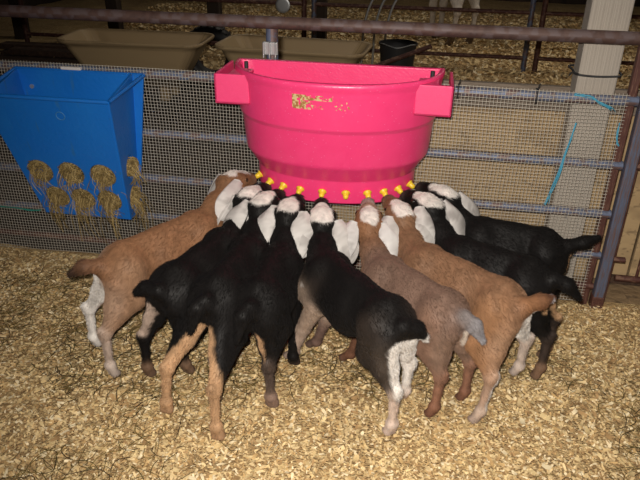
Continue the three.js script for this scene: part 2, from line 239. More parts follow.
// ------------------------------------------------------------------ pink feeding tub with yellow teats
const TC = .068;
{
  const g = thing('feeding_tub', 'hot pink half-round plastic feeding tub hung on the fence', 'tub', [TC, 0, .036]);
  const NF = 72, NB = 16;
  const loop = (hw, dp, h, back = 0, pw = 2.15) => { const o = []; for (let i = 0; i <= NF; i++) { const a = Math.PI * i / NF, c = Math.cos(a), s = Math.sin(a); o.push(V(hw * Math.sign(c) * Math.pow(Math.abs(c), 2 / pw), h, back + (dp - back) * Math.pow(Math.max(0, s), 2 / pw))); } for (let i = 1; i < NB; i++) o.push(V(-hw + 2 * hw * i / NB, h, back)); return o; };
  const loft = (loops, capStart, capEnd) => {
    const n = loops[0].length, pos = [], uv = [], idx = []; let len = 0;
    loops.forEach((l, j) => { if (j) len += l[0].distanceTo(loops[j - 1][0]); let s = 0; for (let i = 0; i <= n; i++) { const p = l[i % n]; if (i) s += p.distanceTo(l[i - 1]); pos.push(p.x, p.y, p.z); uv.push(s, len); } });
    for (let j = 0; j < loops.length - 1; j++) for (let i = 0; i < n; i++) { const a = j * (n + 1) + i, b = a + 1, c = a + n + 1, d = c + 1; idx.push(a, c, b, b, c, d); }
    const cap = (l, flip) => { const k = pos.length / 3; let c = V(); l.forEach((p) => c.add(p)); c.multiplyScalar(1 / n); pos.push(c.x, c.y, c.z); uv.push(c.x, c.z); l.forEach((p) => { pos.push(p.x, p.y, p.z); uv.push(p.x, p.z); }); for (let i = 0; i < n; i++) { const a = k + 1 + i, b = k + 1 + (i + 1) % n; flip ? idx.push(k, b, a) : idx.push(k, a, b); } };
    if (capStart) cap(loops[0], false); if (capEnd) cap(loops[loops.length - 1], true);
    const q = new THREE.BufferGeometry(); q.setAttribute('position', new THREE.Float32BufferAttribute(pos, 3)); q.setAttribute('uv', new THREE.Float32BufferAttribute(uv, 2)); q.setIndex(idx); q.computeVertexNormals(); return q;
  };
  const prof = [ // outside from the bottom up, over the rim and down inside
    [.300, .222, .481], [.309, .231, .484], [.312, .234, .490], [.314, .236, .570], [.316, .238, .578], [.352, .277, .634], [.357, .283, .642], [.359, .286, .654], [.369, .306, .772], [.371, .308, .780], [.377, .315, .788], [.379, .318, .796],
    [.386, .327, .920], [.389, .331, .932], [.392, .334, .942], [.392, .334, .951], [.388, .330, .957], [.376, .318, .958], [.369, .311, .953], [.366, .307, .94], [.348, .285, .78], [.334, .262, .650], [.30, .22, .61]];
  part('shell', loft(prof.map(([w, d, h], i) => loop(w, d, h, i > 16 ? .022 : 0)), true, true), pinkMat, g);
  // hanging brackets at both ends of the rim: open-topped boxes
  for (const s of [-1, 1]) {
    const cx = s * .357, w = .128, h0 = .838, h1 = .946, z1 = .222, T = .012;
    const b = part('bracket', [bx(w, h1 - h0, T, cx, (h0 + h1) / 2, z1 - T / 2, .004), bx(T, h1 - h0, z1, cx + s * (w / 2 - T / 2), (h0 + h1) / 2, z1 / 2, .004), bx(w, T, z1, cx, h0 + T / 2, z1 / 2, .004), bx(w * .55, T, z1 * .45, cx - s * .02, h1 - T / 2, z1 * .75, .004)], pinkMat, g);
    part('bracket_pin', rod(V(cx - s * .01, .92, .05), V(cx - s * .01, .955, .05), .008, 8), blackRubber, b);
  }
  // torn sticker scraps on the front: thin paper that follows the wall
  const wallAt = (x, h) => { const k = (h - .796) / (.920 - .796), hw = .379 + k * .007, dp = .318 + k * .009; return dp * Math.pow(1 - Math.pow(Math.abs(x) / hw, 2.15), 1 / 2.15) + .0012; };
  const scrap = (x0, h0, w, hh, seed, cut) => {
    const r = rng(seed), N = 26, M = 12, pos = [], uv = [], idx = []; const keep = (i, j) => fbm(i * .34, j * .4, seed, 3) + (1 - i / N) * cut > .62;
    for (let j = 0; j <= M; j++) for (let i = 0; i <= N; i++) { const x = x0 + w * i / N, h = h0 + hh * j / M; pos.push(x, h, wallAt(x, h)); uv.push(x, h); }
    for (let j = 0; j < M; j++) for (let i = 0; i < N; i++) if (keep(i, j)) { const a = j * (N + 1) + i; idx.push(a, a + 1, a + N + 1, a + 1, a + N + 2, a + N + 1); }
    const q = new THREE.BufferGeometry(); q.setAttribute('position', new THREE.Float32BufferAttribute(pos, 3)); q.setAttribute('uv', new THREE.Float32BufferAttribute(uv, 2)); q.setIndex(idx); q.computeVertexNormals(); part('torn_sticker', q, paperMat, g);
  };
  scrap(-.118, .866, .075, .05, 3, .5); scrap(-.075, .898, .1, .018, 8, .12); scrap(.03, .868, .05, .03, 14, -.02); scrap(-.05, .87, .05, .014, 21, -.04);
  // teats round the lower ring
  const deg = [155, 136, 122, 108, 93, 79, 64, 51, 37, 21];
  deg.forEach((d) => {
    const a = R(d), c = Math.cos(a), s = Math.sin(a), pw = 2.15, x = .3135 * Math.sign(c) * Math.pow(Math.abs(c), 2 / pw), z = .2355 * Math.pow(s, 2 / pw);
    const t = part('teat', [(() => { const q = new THREE.LatheGeometry([[0, 0], [.0155, 0], [.0165, .004], [.012, .008], [.0110, .012], [.0105, .019], [.009, .025], [.005, .029], [0, .030]].map(([r, y]) => new THREE.Vector2(r, y)), 18); q.rotateX(Math.PI / 2); return q; })()], yellowMat, g);
    t.position.set(x, .532, z); t.rotation.set(R(28), Math.atan2(c / .314, s / .236), 0, 'YXZ');
  });
}

// ------------------------------------------------------------------ blue hay feeder
{
  const g = thing('hay_feeder', 'blue plastic hay feeder with round holes hung on the fence', 'feeder', [-.99, 0, .036]);
  // corners: top back, top front, bottom front, bottom back (x along the fence, z outwards)
  const TB = .868, c = { tbl: V(-.275, TB, 0), tbr: V(.275, TB, 0), tfl: V(-.268, .832, .275), tfr: V(.252, .832, .275), bfl: V(-.175, .29, .13), bfr: V(.205, .29, .13), bbl: V(-.195, .27, 0), bbr: V(.192, .27, 0) };
  // a plastic wall through four corners with round holes, as a bevelled extrusion
  const panel = (name, a, b, d, e, holes, th = .008) => { // a bottom-left, b bottom-right, d top-right, e top-left, seen from outside
    const X = b.clone().sub(a).normalize(), Z = X.clone().cross(e.clone().sub(a)).normalize(), Y = Z.clone().cross(X), P = (p) => { const q = p.clone().sub(a); return new THREE.Vector2(q.dot(X), q.dot(Y)); };
    const sh = new THREE.Shape([P(a), P(b), P(d), P(e)]);
    for (const [u, v, r, sy = 1] of holes) { const p = P(a.clone().lerp(b, u).lerp(e.clone().lerp(d, u), v)), h = new THREE.Path(); h.absellipse(p.x, p.y, r, r * sy, 0, Math.PI * 2, true); sh.holes.push(h); }
    const q = new THREE.ExtrudeGeometry(sh, { depth: th, bevelEnabled: true, bevelSize: .0025, bevelThickness: .0025, bevelSegments: 2, curveSegments: 28 });
    q.translate(0, 0, -th); q.applyMatrix4(new THREE.Matrix4().makeBasis(X, Y, Z).setPosition(a)); return part(name, q, blueMat, g);
  };
  const H1 = .395, H2 = .195, fr = [[.19, H1, .056], [.50, H1, .056], [.81, H1, .056], [.24, H2 - .03, .054], [.525, H2 - .03, .054], [.81, H2 - .03, .054]];
  panel('front_wall', c.bfl, c.bfr, c.tfr, c.tfl, fr);
  const sd = [[.45, H1 + .02, .040, 1.3], [.45, H2 - .03, .042, 1.2]];
  panel('side_wall', c.bfr, c.bbr, c.tbr, c.tfr, sd);
  panel('side_wall', c.bbl, c.bfl, c.tfl, c.tbl, sd);
  panel('back_wall', c.bbr, c.bbl, c.tbl, c.tbr, []);
  panel('bottom', c.bbl, c.bbr, c.bfr, c.bfl, []);
  part('rim', tube([c.tbl, c.tfl], .008, 2, 8), blueMat, g); part('rim', tube([c.tfl, c.tfr], .0085, 2, 8), blueMat, g); part('rim', tube([c.tfr, c.tbr], .008, 2, 8), blueMat, g); part('rim', tube([c.tbr, c.tbl], .008, 2, 8), blueMat, g);
  for (const [x, h] of [[-.21, .80], [.22, .80]]) part('bolt', rod(V(x, h, .004), V(x, h, .014), .009, 12), galv, g);
  const ring = new THREE.TorusGeometry(.017, .0018, 6, 28); const fn = V(0, -.155, 0); ring.rotateX(R(15)); ring.translate(.045, .765, .262); part('moulded_ring', ring, mat({ color: new THREE.Color(.05, .20, .42), roughness: .5 }), g);
  part('paper_label', bx(.085, .012, .016, -.03, TB + .012, .0, .003), whitePaper, g);
  // hay packed behind the holes and hanging out of them
  const hay = [], r = rng(31), col = [], pal = [[.56, .47, .28], [.47, .39, .22], [.64, .55, .35], [.40, .33, .19], [.70, .61, .41]].map((k) => new THREE.Color().setRGB(...k, THREE.SRGBColorSpace));
  const hayGeos = [], addHay = (pts, rad = .0011) => { const q = tube(pts, rad, 7, 4), k = pal[Math.floor(r() * pal.length)], n = q.attributes.position.count, a = new Float32Array(n * 3), b = .75 + r() * .5; for (let i = 0; i < n; i++) { a[i * 3] = k.r * b; a[i * 3 + 1] = k.g * b; a[i * 3 + 2] = k.b * b; } q.setAttribute('color', new THREE.BufferAttribute(a, 3)); hayGeos.push(q); };
  const spots = []; const quad = (a, b, d, e, u, v) => a.clone().lerp(b, u).lerp(e.clone().lerp(d, u), v);
  for (const [u, v, rad] of fr) spots.push([quad(c.bfl, c.bfr, c.tfr, c.tfl, u, v), rad, V(0, -.25, 1).normalize(), v < .3]);
  for (const [u, v, rad] of sd) spots.push([quad(c.bfr, c.bbr, c.tbr, c.tfr, u, v), rad * 1.1, V(1, -.15, .2).normalize(), v < .3]);
  for (const [p, rad, out, low] of spots) {
    const sx = V(0, 1, 0).cross(out).normalize(), sy = out.clone().cross(sx);
    for (let i = 0; i < 260; i++) { // curled strands filling the hole
      const a = r() * 6.28, q = Math.sqrt(r()) * rad * 1.0, b = a + (r() - .5) * 3.4, q2 = Math.sqrt(r()) * rad * 1.02;
      const s = p.clone().addScaledVector(sx, Math.cos(a) * q).addScaledVector(sy, Math.sin(a) * q).addScaledVector(out, -.012 + r() * .012), e = p.clone().addScaledVector(sx, Math.cos(b) * q2).addScaledVector(sy, Math.sin(b) * q2).addScaledVector(out, -.012 + r() * .014);
      addHay([s, s.clone().lerp(e, .5).addScaledVector(out, .006 + r() * .016).addScaledVector(sy, (r() - .3) * .016), e]);
    }
    for (let i = 0; i < (low ? 60 : 34); i++) { // strands hanging down
      const a = r() * 6.28, q = r() * rad * .95, len = (low ? .05 + r() * r() * .17 : .05 + r() * .06), dx = (r() - .5) * .07;
      const s = p.clone().addScaledVector(sx, Math.cos(a) * q).addScaledVector(sy, Math.sin(a) * q * .8), m = s.clone().addScaledVector(out, .022 + r() * .02).add(V(dx * .3, -len * .35, 0)), e = s.clone().addScaledVector(out, .008 + r() * .02).add(V(dx, -len, -.02));
      addHay([s, m, e], .001);
    }
  }
  for (let i = 0; i < 900; i++) { const k = V((r() - .5) * .36, .33 + r() * .22, .02 + r() * .09), e = k.clone().add(V((r() - .5) * .16, (r() - .5) * .08, (r() - .5) * .05)); e.z = clamp(e.z, .02, .125); e.x = clamp(e.x, -.17, .18); addHay([k, k.clone().lerp(e, .5).add(V(0, (r() - .5) * .03, 0)), e], .0014); }
  for (let i = 0; i < 16; i++) { const x = -.2 + r() * .42, y = .42 + r() * .14, k = V(x, y, .19), e = k.clone().add(V((r() - .5) * .09, -.03 - r() * .05, -.01)); addHay([k, k.clone().lerp(e, .5).add(V((r() - .5) * .03, .01, .012)), e]); }
  const hm = part(numbered('hay'), hayGeos, mat({ color: 0xffffff, vertexColors: true, roughness: .85 }), scene); hm.position.copy(g.position); hm.rotation.copy(g.rotation);
  tag(hm, 'dry hay packed in and hanging from the blue feeder holes', 'hay', null, 'stuff');
}

// ------------------------------------------------------------------ things across the alley
function trough(name, label, t, n, len, turn) {
  const g = thing(name, label, 'trough', [t, 0, n], 'tan feed troughs across the alley'); g.rotation.y += turn;
  const ring = (hl, hw, h, rc) => { const o = [], N = 10; for (const [sx, sz, a0] of [[1, 1, 0], [-1, 1, 90], [-1, -1, 180], [1, -1, 270]]) for (let i = 0; i <= N; i++) { const a = R(a0 + 90 * i / N); o.push(V(sx * (hl - rc) + Math.cos(a) * rc, h, sz * (hw - rc) + Math.sin(a) * rc)); } return o; };
  const loops = [ring(len * .28, .15, .10, .06), ring(len * .31, .17, .12, .07), ring(len * .45, .235, .40, .09), ring(len * .465, .245, .43, .10), ring(len * .5, .275, .445, .12), ring(len * .505, .28, .465, .12), ring(len * .50, .275, .475, .12), ring(len * .475, .25, .468, .10), ring(len * .30, .155, .14, .06)];
  const m = loops[0].length, pos = [], uv = [], idx = []; loops.forEach((l, j) => { for (let i = 0; i <= m; i++) { const p = l[i % m]; pos.push(p.x, p.y, p.z); uv.push(i / m * 3, j * .15); } });
  for (let j = 0; j < loops.length - 1; j++) for (let i = 0; i < m; i++) { const a = j * (m + 1) + i, b = a + 1, c = a + m + 1, d = c + 1; idx.push(a, c, b, b, c, d); }
  for (const j of [0, loops.length - 1]) { const k = pos.length / 3; pos.push(0, loops[j][0].y, 0); uv.push(0, 0); for (let i = 0; i < m; i++) idx.push(k, j * (m + 1) + i, j * (m + 1) + i + 1); }
  const q = new THREE.BufferGeometry(); q.setAttribute('position', new THREE.Float32BufferAttribute(pos, 3)); q.setAttribute('uv', new THREE.Float32BufferAttribute(uv, 2)); q.setIndex(idx); q.computeVertexNormals();
  part('basin', q, tanPoly, g);
  for (const sx of [-1, 1]) for (const sz of [-1, 1]) part('foot', bx(.08, .13, .08, sx * len * .2, .045, sz * .1, .01), tanPoly, g);
  return g;
}
trough('feed_trough', 'tan plastic feed trough behind the blue hay feeder', -1.98, -2.75, 1.2, R(2));
trough('feed_trough', 'tan plastic feed trough behind the pink tub', -.66, -2.75, 1.2, R(-4));
function bucket(label, t, n, r, h, m) {
  const g = thing('bucket', label, 'bucket', [t, 0, n]);
  part('pail', new THREE.LatheGeometry([[0, .0], [r * .8, 0], [r * .82, .01], [r, h - .02], [r * 1.06, h - .015], [r * 1.06, h], [r * .97, h], [r * .78, .02], [0, .018]].map(([a, b]) => new THREE.Vector2(a, b)), 28), m, g);
  part('bail', tube([V(-r * 1.05, h - .02, 0), V(-r * .8, h * 1.02, r * .7), V(0, h * .96, r * 1.12), V(r * .8, h * 1.02, r * .7), V(r * 1.05, h - .02, 0)], .004, 24, 6), galv, g);
}
{
  const g = thing('tyre', 'black tyre standing between the two tan troughs', 'tyre', [-1.52, .25, -3.25]);
  part('tread', (() => { const q = new THREE.LatheGeometry([[.15, -.05], [.19, -.065], [.235, -.06], [.25, -.045], [.253, 0], [.25, .045], [.235, .06], [.19, .065], [.15, .05], [.155, 0], [.15, -.05]].map(([a, b]) => new THREE.Vector2(a, b)), 40); q.rotateX(Math.PI / 2); return q; })(), blackRubber, g);
  for (let i = 0; i < 26; i++) { const b = part('lug', bx(.02, .012, .11, 0, .253, 0, .003), blackRubber, g); b.geometry = b.geometry.clone().rotateZ(i / 26 * Math.PI * 2); }
}
bucket('dark bucket right of the tan trough near the far pen', .12, -3.72, .17, .34, blackRubber);
// rear pipe panels of the far pen
function pipePanel(label, t0, t1, n, tops, post) {
  const g = thing('pipe_fence', label, 'fence', [t0, 0, n], 'pipe panels of the pen across the alley'); const w = t1 - t0;
  for (const h of tops) part('rail', rod(V(0, h, 0), V(w, h, 0), .019, 10), brownSteel, g);
  for (const x of [0, w]) part('upright', rod(V(x, 0, 0), V(x, 1.5, 0), .026, 10), post, g);
}
const tops = [.16, .36, .58, .82, 1.08, 1.36];
pipePanel('far pipe panel running left from the blue upright', -.75, 1.33, -4.2, tops, blueSteel);
pipePanel('far pipe panel right of the blue upright', 1.44, 3.6, -4.2, tops, brownSteel);
pipePanel('far pipe panel behind the tan troughs', -3.9, -.85, -4.2, tops, brownSteel);
{
  const r = rng(77);
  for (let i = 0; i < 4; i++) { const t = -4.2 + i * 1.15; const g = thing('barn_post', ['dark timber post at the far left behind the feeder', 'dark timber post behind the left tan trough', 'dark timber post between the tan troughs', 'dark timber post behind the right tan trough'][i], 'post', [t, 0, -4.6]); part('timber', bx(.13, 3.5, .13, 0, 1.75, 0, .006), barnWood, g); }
  const g = thing('plank_stack', 'dark planks lying across the far pen behind the feeder', 'planks', [-3.0, 0, -3.75]);
  for (let i = 0; i < 5; i++) { const b = part('plank', bx(1.7 + r() * .5, .05, .16, r() * .2, .05 + (i % 2) * .06, i * .13 - .25, .006), plankWood, g); b.rotation.y = (r() - .5) * .12; }
  const d = thing('metal_disc', 'round grey metal disc hanging in the far dark', 'disc', [-1.0, .60, -3.9]);
  part('plate', (() => { const q = new THREE.LatheGeometry([[0, .006], [.05, .006], [.066, .004], [.072, 0], [.066, -.004], [0, -.004]].map(([a, b]) => new THREE.Vector2(a, b)), 28); q.rotateX(Math.PI / 2); return q; })(), galv, d);
  part('hanging_wire', rod(V(0, .07, 0), V(0, .62, -.2), .003, 6), galv, d);
  const p = thing('pipe_lever', 'slanting dark pipe right of the tan trough', 'pipe', [.0, 0, -3.1]);
  part('pipe', rod(V(-.35, .14, .1), V(.42, .40, -.2), .02, 10), brownSteel, p);
  const c = thing('bent_rods', 'pale bent rods standing behind the right tan trough', 'rods', [-.05, .0, -4.1]);
  for (let i = 0; i < 3; i++) part('rod', tube([V(-.2 + i * .11, .05, 0), V(-.18 + i * .11, .45, .02), V(-.1 + i * .11, .68, .03), V(.04 + i * .11, .82, .03)], .012, 24, 8), galv, c);
}

// ------------------------------------------------------------------ animals: bones with radii, joined by a smooth minimum, meshed by surface nets
function distBone(b, x, y, z) { const px = x - b.a.x, py = y - b.a.y, pz = z - b.a.z; let h = (px * b.dx + py * b.dy + pz * b.dz) * b.il; h = h < 0 ? 0 : h > 1 ? 1 : h; const qx = px - b.dx * h, qy = py - b.dy * h, qz = pz - b.dz * h; return Math.sqrt(qx * qx + qy * qy + qz * qz) - (b.ra + (b.rb - b.ra) * h); }
function netMesh(bones, cell) {
  const lo = V(9, 9, 9), hi = V(-9, -9, -9);
  for (const b of bones) { b.dx = b.b.x - b.a.x; b.dy = b.b.y - b.a.y; b.dz = b.b.z - b.a.z; b.il = 1 / Math.max(1e-9, b.dx * b.dx + b.dy * b.dy + b.dz * b.dz); const r = Math.max(b.ra, b.rb); lo.min(b.a.clone().subScalar(r)).min(b.b.clone().subScalar(r)); hi.max(b.a.clone().addScalar(r)).max(b.b.clone().addScalar(r)); }
  lo.subScalar(cell * 3); hi.addScalar(cell * 3);
  const nx = Math.ceil((hi.x - lo.x) / cell) + 1, ny = Math.ceil((hi.y - lo.y) / cell) + 1, nz = Math.ceil((hi.z - lo.z) / cell) + 1, f = new Float32Array(nx * ny * nz).fill(1);
  for (const b of bones) {
    const pad = Math.max(b.ra, b.rb) + b.k + cell * 2, I = (v, o, n) => clamp(Math.floor((v - o) / cell), 0, n - 1);
    const x0 = I(Math.min(b.a.x, b.b.x) - pad, lo.x, nx), x1 = I(Math.max(b.a.x, b.b.x) + pad, lo.x, nx), y0 = I(Math.min(b.a.y, b.b.y) - pad, lo.y, ny), y1 = I(Math.max(b.a.y, b.b.y) + pad, lo.y, ny), z0 = I(Math.min(b.a.z, b.b.z) - pad, lo.z, nz), z1 = I(Math.max(b.a.z, b.b.z) + pad, lo.z, nz);
    for (let z = z0; z <= z1; z++) for (let y = y0; y <= y1; y++) for (let x = x0; x <= x1; x++) {
      const d = distBone(b, lo.x + x * cell, lo.y + y * cell, lo.z + z * cell), i = (z * ny + y) * nx + x, e = f[i];
      if (d > e + b.k) continue; const h = Math.max(b.k - Math.abs(d - e), 0) / b.k; f[i] = Math.min(d, e) - h * h * b.k * .25;
    }
  }
  const pos = [], idx = [], vi = new Int32Array(nx * ny * nz).fill(-1), sy = nx, sz = nx * ny;
  const E = [[0, 1], [2, 3], [4, 5], [6, 7], [0, 2], [1, 3], [4, 6], [5, 7], [0, 4], [1, 5], [2, 6], [3, 7]], off = [0, 1, sy, sy + 1, sz, sz + 1, sz + sy, sz + sy + 1];
  for (let z = 0; z < nz - 1; z++) for (let y = 0; y < ny - 1; y++) for (let x = 0; x < nx - 1; x++) {
    const i = z * sz + y * sy + x; let m = 0; for (let k = 0; k < 8; k++) if (f[i + off[k]] < 0) m |= 1 << k; if (m === 0 || m === 255) continue;
    let c = 0, px = 0, py = 0, pz = 0;
    for (const [a, b] of E) { const A_ = f[i + off[a]], B_ = f[i + off[b]]; if ((A_ < 0) === (B_ < 0)) continue; const t = A_ / (A_ - B_); px += (a & 1) + ((b & 1) - (a & 1)) * t; py += (a >> 1 & 1) + ((b >> 1 & 1) - (a >> 1 & 1)) * t; pz += (a >> 2) + ((b >> 2) - (a >> 2)) * t; c++; }
    vi[i] = pos.length / 3; pos.push(lo.x + (x + px / c) * cell, lo.y + (y + py / c) * cell, lo.z + (z + pz / c) * cell);
  }
  const quad = (a, b, c, d, flip) => { if (a < 0 || b < 0 || c < 0 || d < 0) return; flip ? idx.push(a, c, b, b, c, d) : idx.push(a, b, c, b, d, c); };
  for (let z = 1; z < nz - 1; z++) for (let y = 1; y < ny - 1; y++) for (let x = 1; x < nx - 1; x++) {
    const i = z * sz + y * sy + x, s = f[i] < 0;
    if (s !== f[i + 1] < 0) quad(vi[i - sy - sz], vi[i - sz], vi[i - sy], vi[i], !s);
    if (s !== f[i + sy] < 0) quad(vi[i - 1 - sz], vi[i - sz], vi[i - 1], vi[i], s);
    if (s !== f[i + sz] < 0) quad(vi[i - 1 - sy], vi[i - sy], vi[i - 1], vi[i], !s);
  }
  const g = new THREE.BufferGeometry(); g.setAttribute('position', new THREE.Float32BufferAttribute(pos, 3)); g.setIndex(idx); g.computeVertexNormals(); return g;
}
// colours: every bone carries its coat colour, blended by nearness; spots lie over them
function paintCoat(g, bones, spots, seed) {
  const p = g.attributes.position, c = new Float32Array(p.count * 3);
  for (const s of spots) { s.b = s.b ?? s.a; s.dx = s.b.x - s.a.x; s.dy = s.b.y - s.a.y; s.dz = s.b.z - s.a.z; s.il = 1 / Math.max(1e-9, s.dx * s.dx + s.dy * s.dy + s.dz * s.dz); s.ra = s.r; s.rb = s.r2 ?? s.r; }
  for (let i = 0; i < p.count; i++) {
    const x = p.getX(i), y = p.getY(i), z = p.getZ(i); let r = 0, gg = 0, b = 0, w = 0;
    for (const q of bones) { const k = Math.exp(-clamp(distBone(q, x, y, z), -.03, .2) * 130); r += q.c[0] * k; gg += q.c[1] * k; b += q.c[2] * k; w += k; }
    r /= w; gg /= w; b /= w;
    const n1 = vnoise(x * 90, y * 45, z * 90 + seed), n2 = fbm(x * 22, y * 22, z * 22 + seed, 3) - .5;
    for (const s of spots) { const d = distBone(s, x, y, z) + n2 * (s.rag ?? .022) + (n1 - .5) * .008, k = 1 - sstep(-(s.soft ?? .006), s.soft ?? .006, d); r += (s.c[0] - r) * k; gg += (s.c[1] - gg) * k; b += (s.c[2] - b) * k; }
    const v = (.80 + n1 * .40) * (1 + n2 * .35); c[i * 3] = r * v; c[i * 3 + 1] = gg * v; c[i * 3 + 2] = b * v;
  }
  g.setAttribute('color', new THREE.BufferAttribute(c, 3)); return g;
}
// a long drooping ear: cupped leaf with real thickness
function earGeo(base, dir, out, len, wid, col, seed) {
  const d = dir.clone().normalize(), side = d.clone().cross(out).normalize(), nrm = side.clone().cross(d).normalize(), NV = 18, NU = 16, pos = [], idx = [], colr = [];
  for (let j = 0; j <= NV; j++) {
    const v = j / NV, w = wid * .5 * (.12 + .88 * Math.sin(Math.PI * Math.min(1, .08 + v * .66))) * Math.sqrt(Math.max(0, 1 - Math.pow(Math.max(0, v - .55) / .45, 2.6))) + .0008, th = .0042 * (1 - v * .5), cup = .42 * (1 - v * .6);
    const cx = base.clone().addScaledVector(d, v * len).addScaledVector(nrm, .02 * Math.sin(v * Math.PI) - .012 * v * v).addScaledVector(side, .012 * v * v);
    for (let i = 0; i < NU; i++) {
      const a = i / NU * 6.283, u = Math.cos(a), e = Math.sin(a), q = cx.clone().addScaledVector(side, u * w).addScaledVector(nrm, e * th - cup * w * u * u + .0022 * Math.sin(u * 5 + v * 9));
      pos.push(q.x, q.y, q.z); const n = .78 + .34 * fbm(q.x * 60 + seed, q.y * 30, q.z * 60, 3) + .1 * (hash3(i, j, seed) - .5), edge = 1; const k = sstep(.52, .68, fbm(q.x * 45, q.y * 28, q.z * 45 + seed, 3)) * .5; for (let m = 0; m < 3; m++) colr.push((col[m] * (1 - k) + [.22, .20, .19][m] * k) * n * edge);
    }
  }
  for (let j = 0; j < NV; j++) for (let i = 0; i < NU; i++) { const a = j * NU + i, b = j * NU + (i + 1) % NU, c = a + NU, e = b + NU; idx.push(a, b, c, b, e, c); }
  const k0 = pos.length / 3; for (const j of [0, NV]) { let m = V(); for (let i = 0; i < NU; i++) m.add(V(...pos.slice((j * NU + i) * 3, (j * NU + i) * 3 + 3))); m.multiplyScalar(1 / NU); pos.push(m.x, m.y, m.z); colr.push(...col); const k = pos.length / 3 - 1; for (let i = 0; i < NU; i++) idx.push(k, j * NU + i, j * NU + (i + 1) % NU); }
  const g = new THREE.BufferGeometry(); g.setAttribute('position', new THREE.Float32BufferAttribute(pos, 3)); g.setAttribute('color', new THREE.Float32BufferAttribute(colr, 3)); g.setIndex(idx); g.computeVertexNormals(); return g;
}
const coatMat = mat({ color: 0xffffff, vertexColors: true, roughness: .6, specularIntensity: .42, side: THREE.FrontSide });
const hairMat = mat({ color: 0xffffff, roughness: .7, specularIntensity: .4 });
const hairGeo = (() => { const g = new THREE.BufferGeometry(); const w = .0006, h = .012; g.setAttribute('position', new THREE.Float32BufferAttribute([-w, 0, 0, w, 0, 0, 0, 0, w, -w * .8, h * .6, .0008, w * .8, h * .6, .0008, 0, h * .6, .0008 + w * .8, 0, h, -.0002], 3)); g.setIndex([0, 1, 4, 0, 4, 3, 1, 2, 5, 1, 5, 4, 2, 0, 3, 2, 3, 5, 3, 4, 6, 4, 5, 6, 5, 3, 6]); g.computeVertexNormals(); return g; })();
const eyeMat = mat({ color: new THREE.Color(.02, .014, .01), roughness: .12 });
const BLK = [.0055, .0046, .0045], WHT = [.74, .70, .66], HOOF = [.10, .065, .05], PINK = [.50, .34, .29];
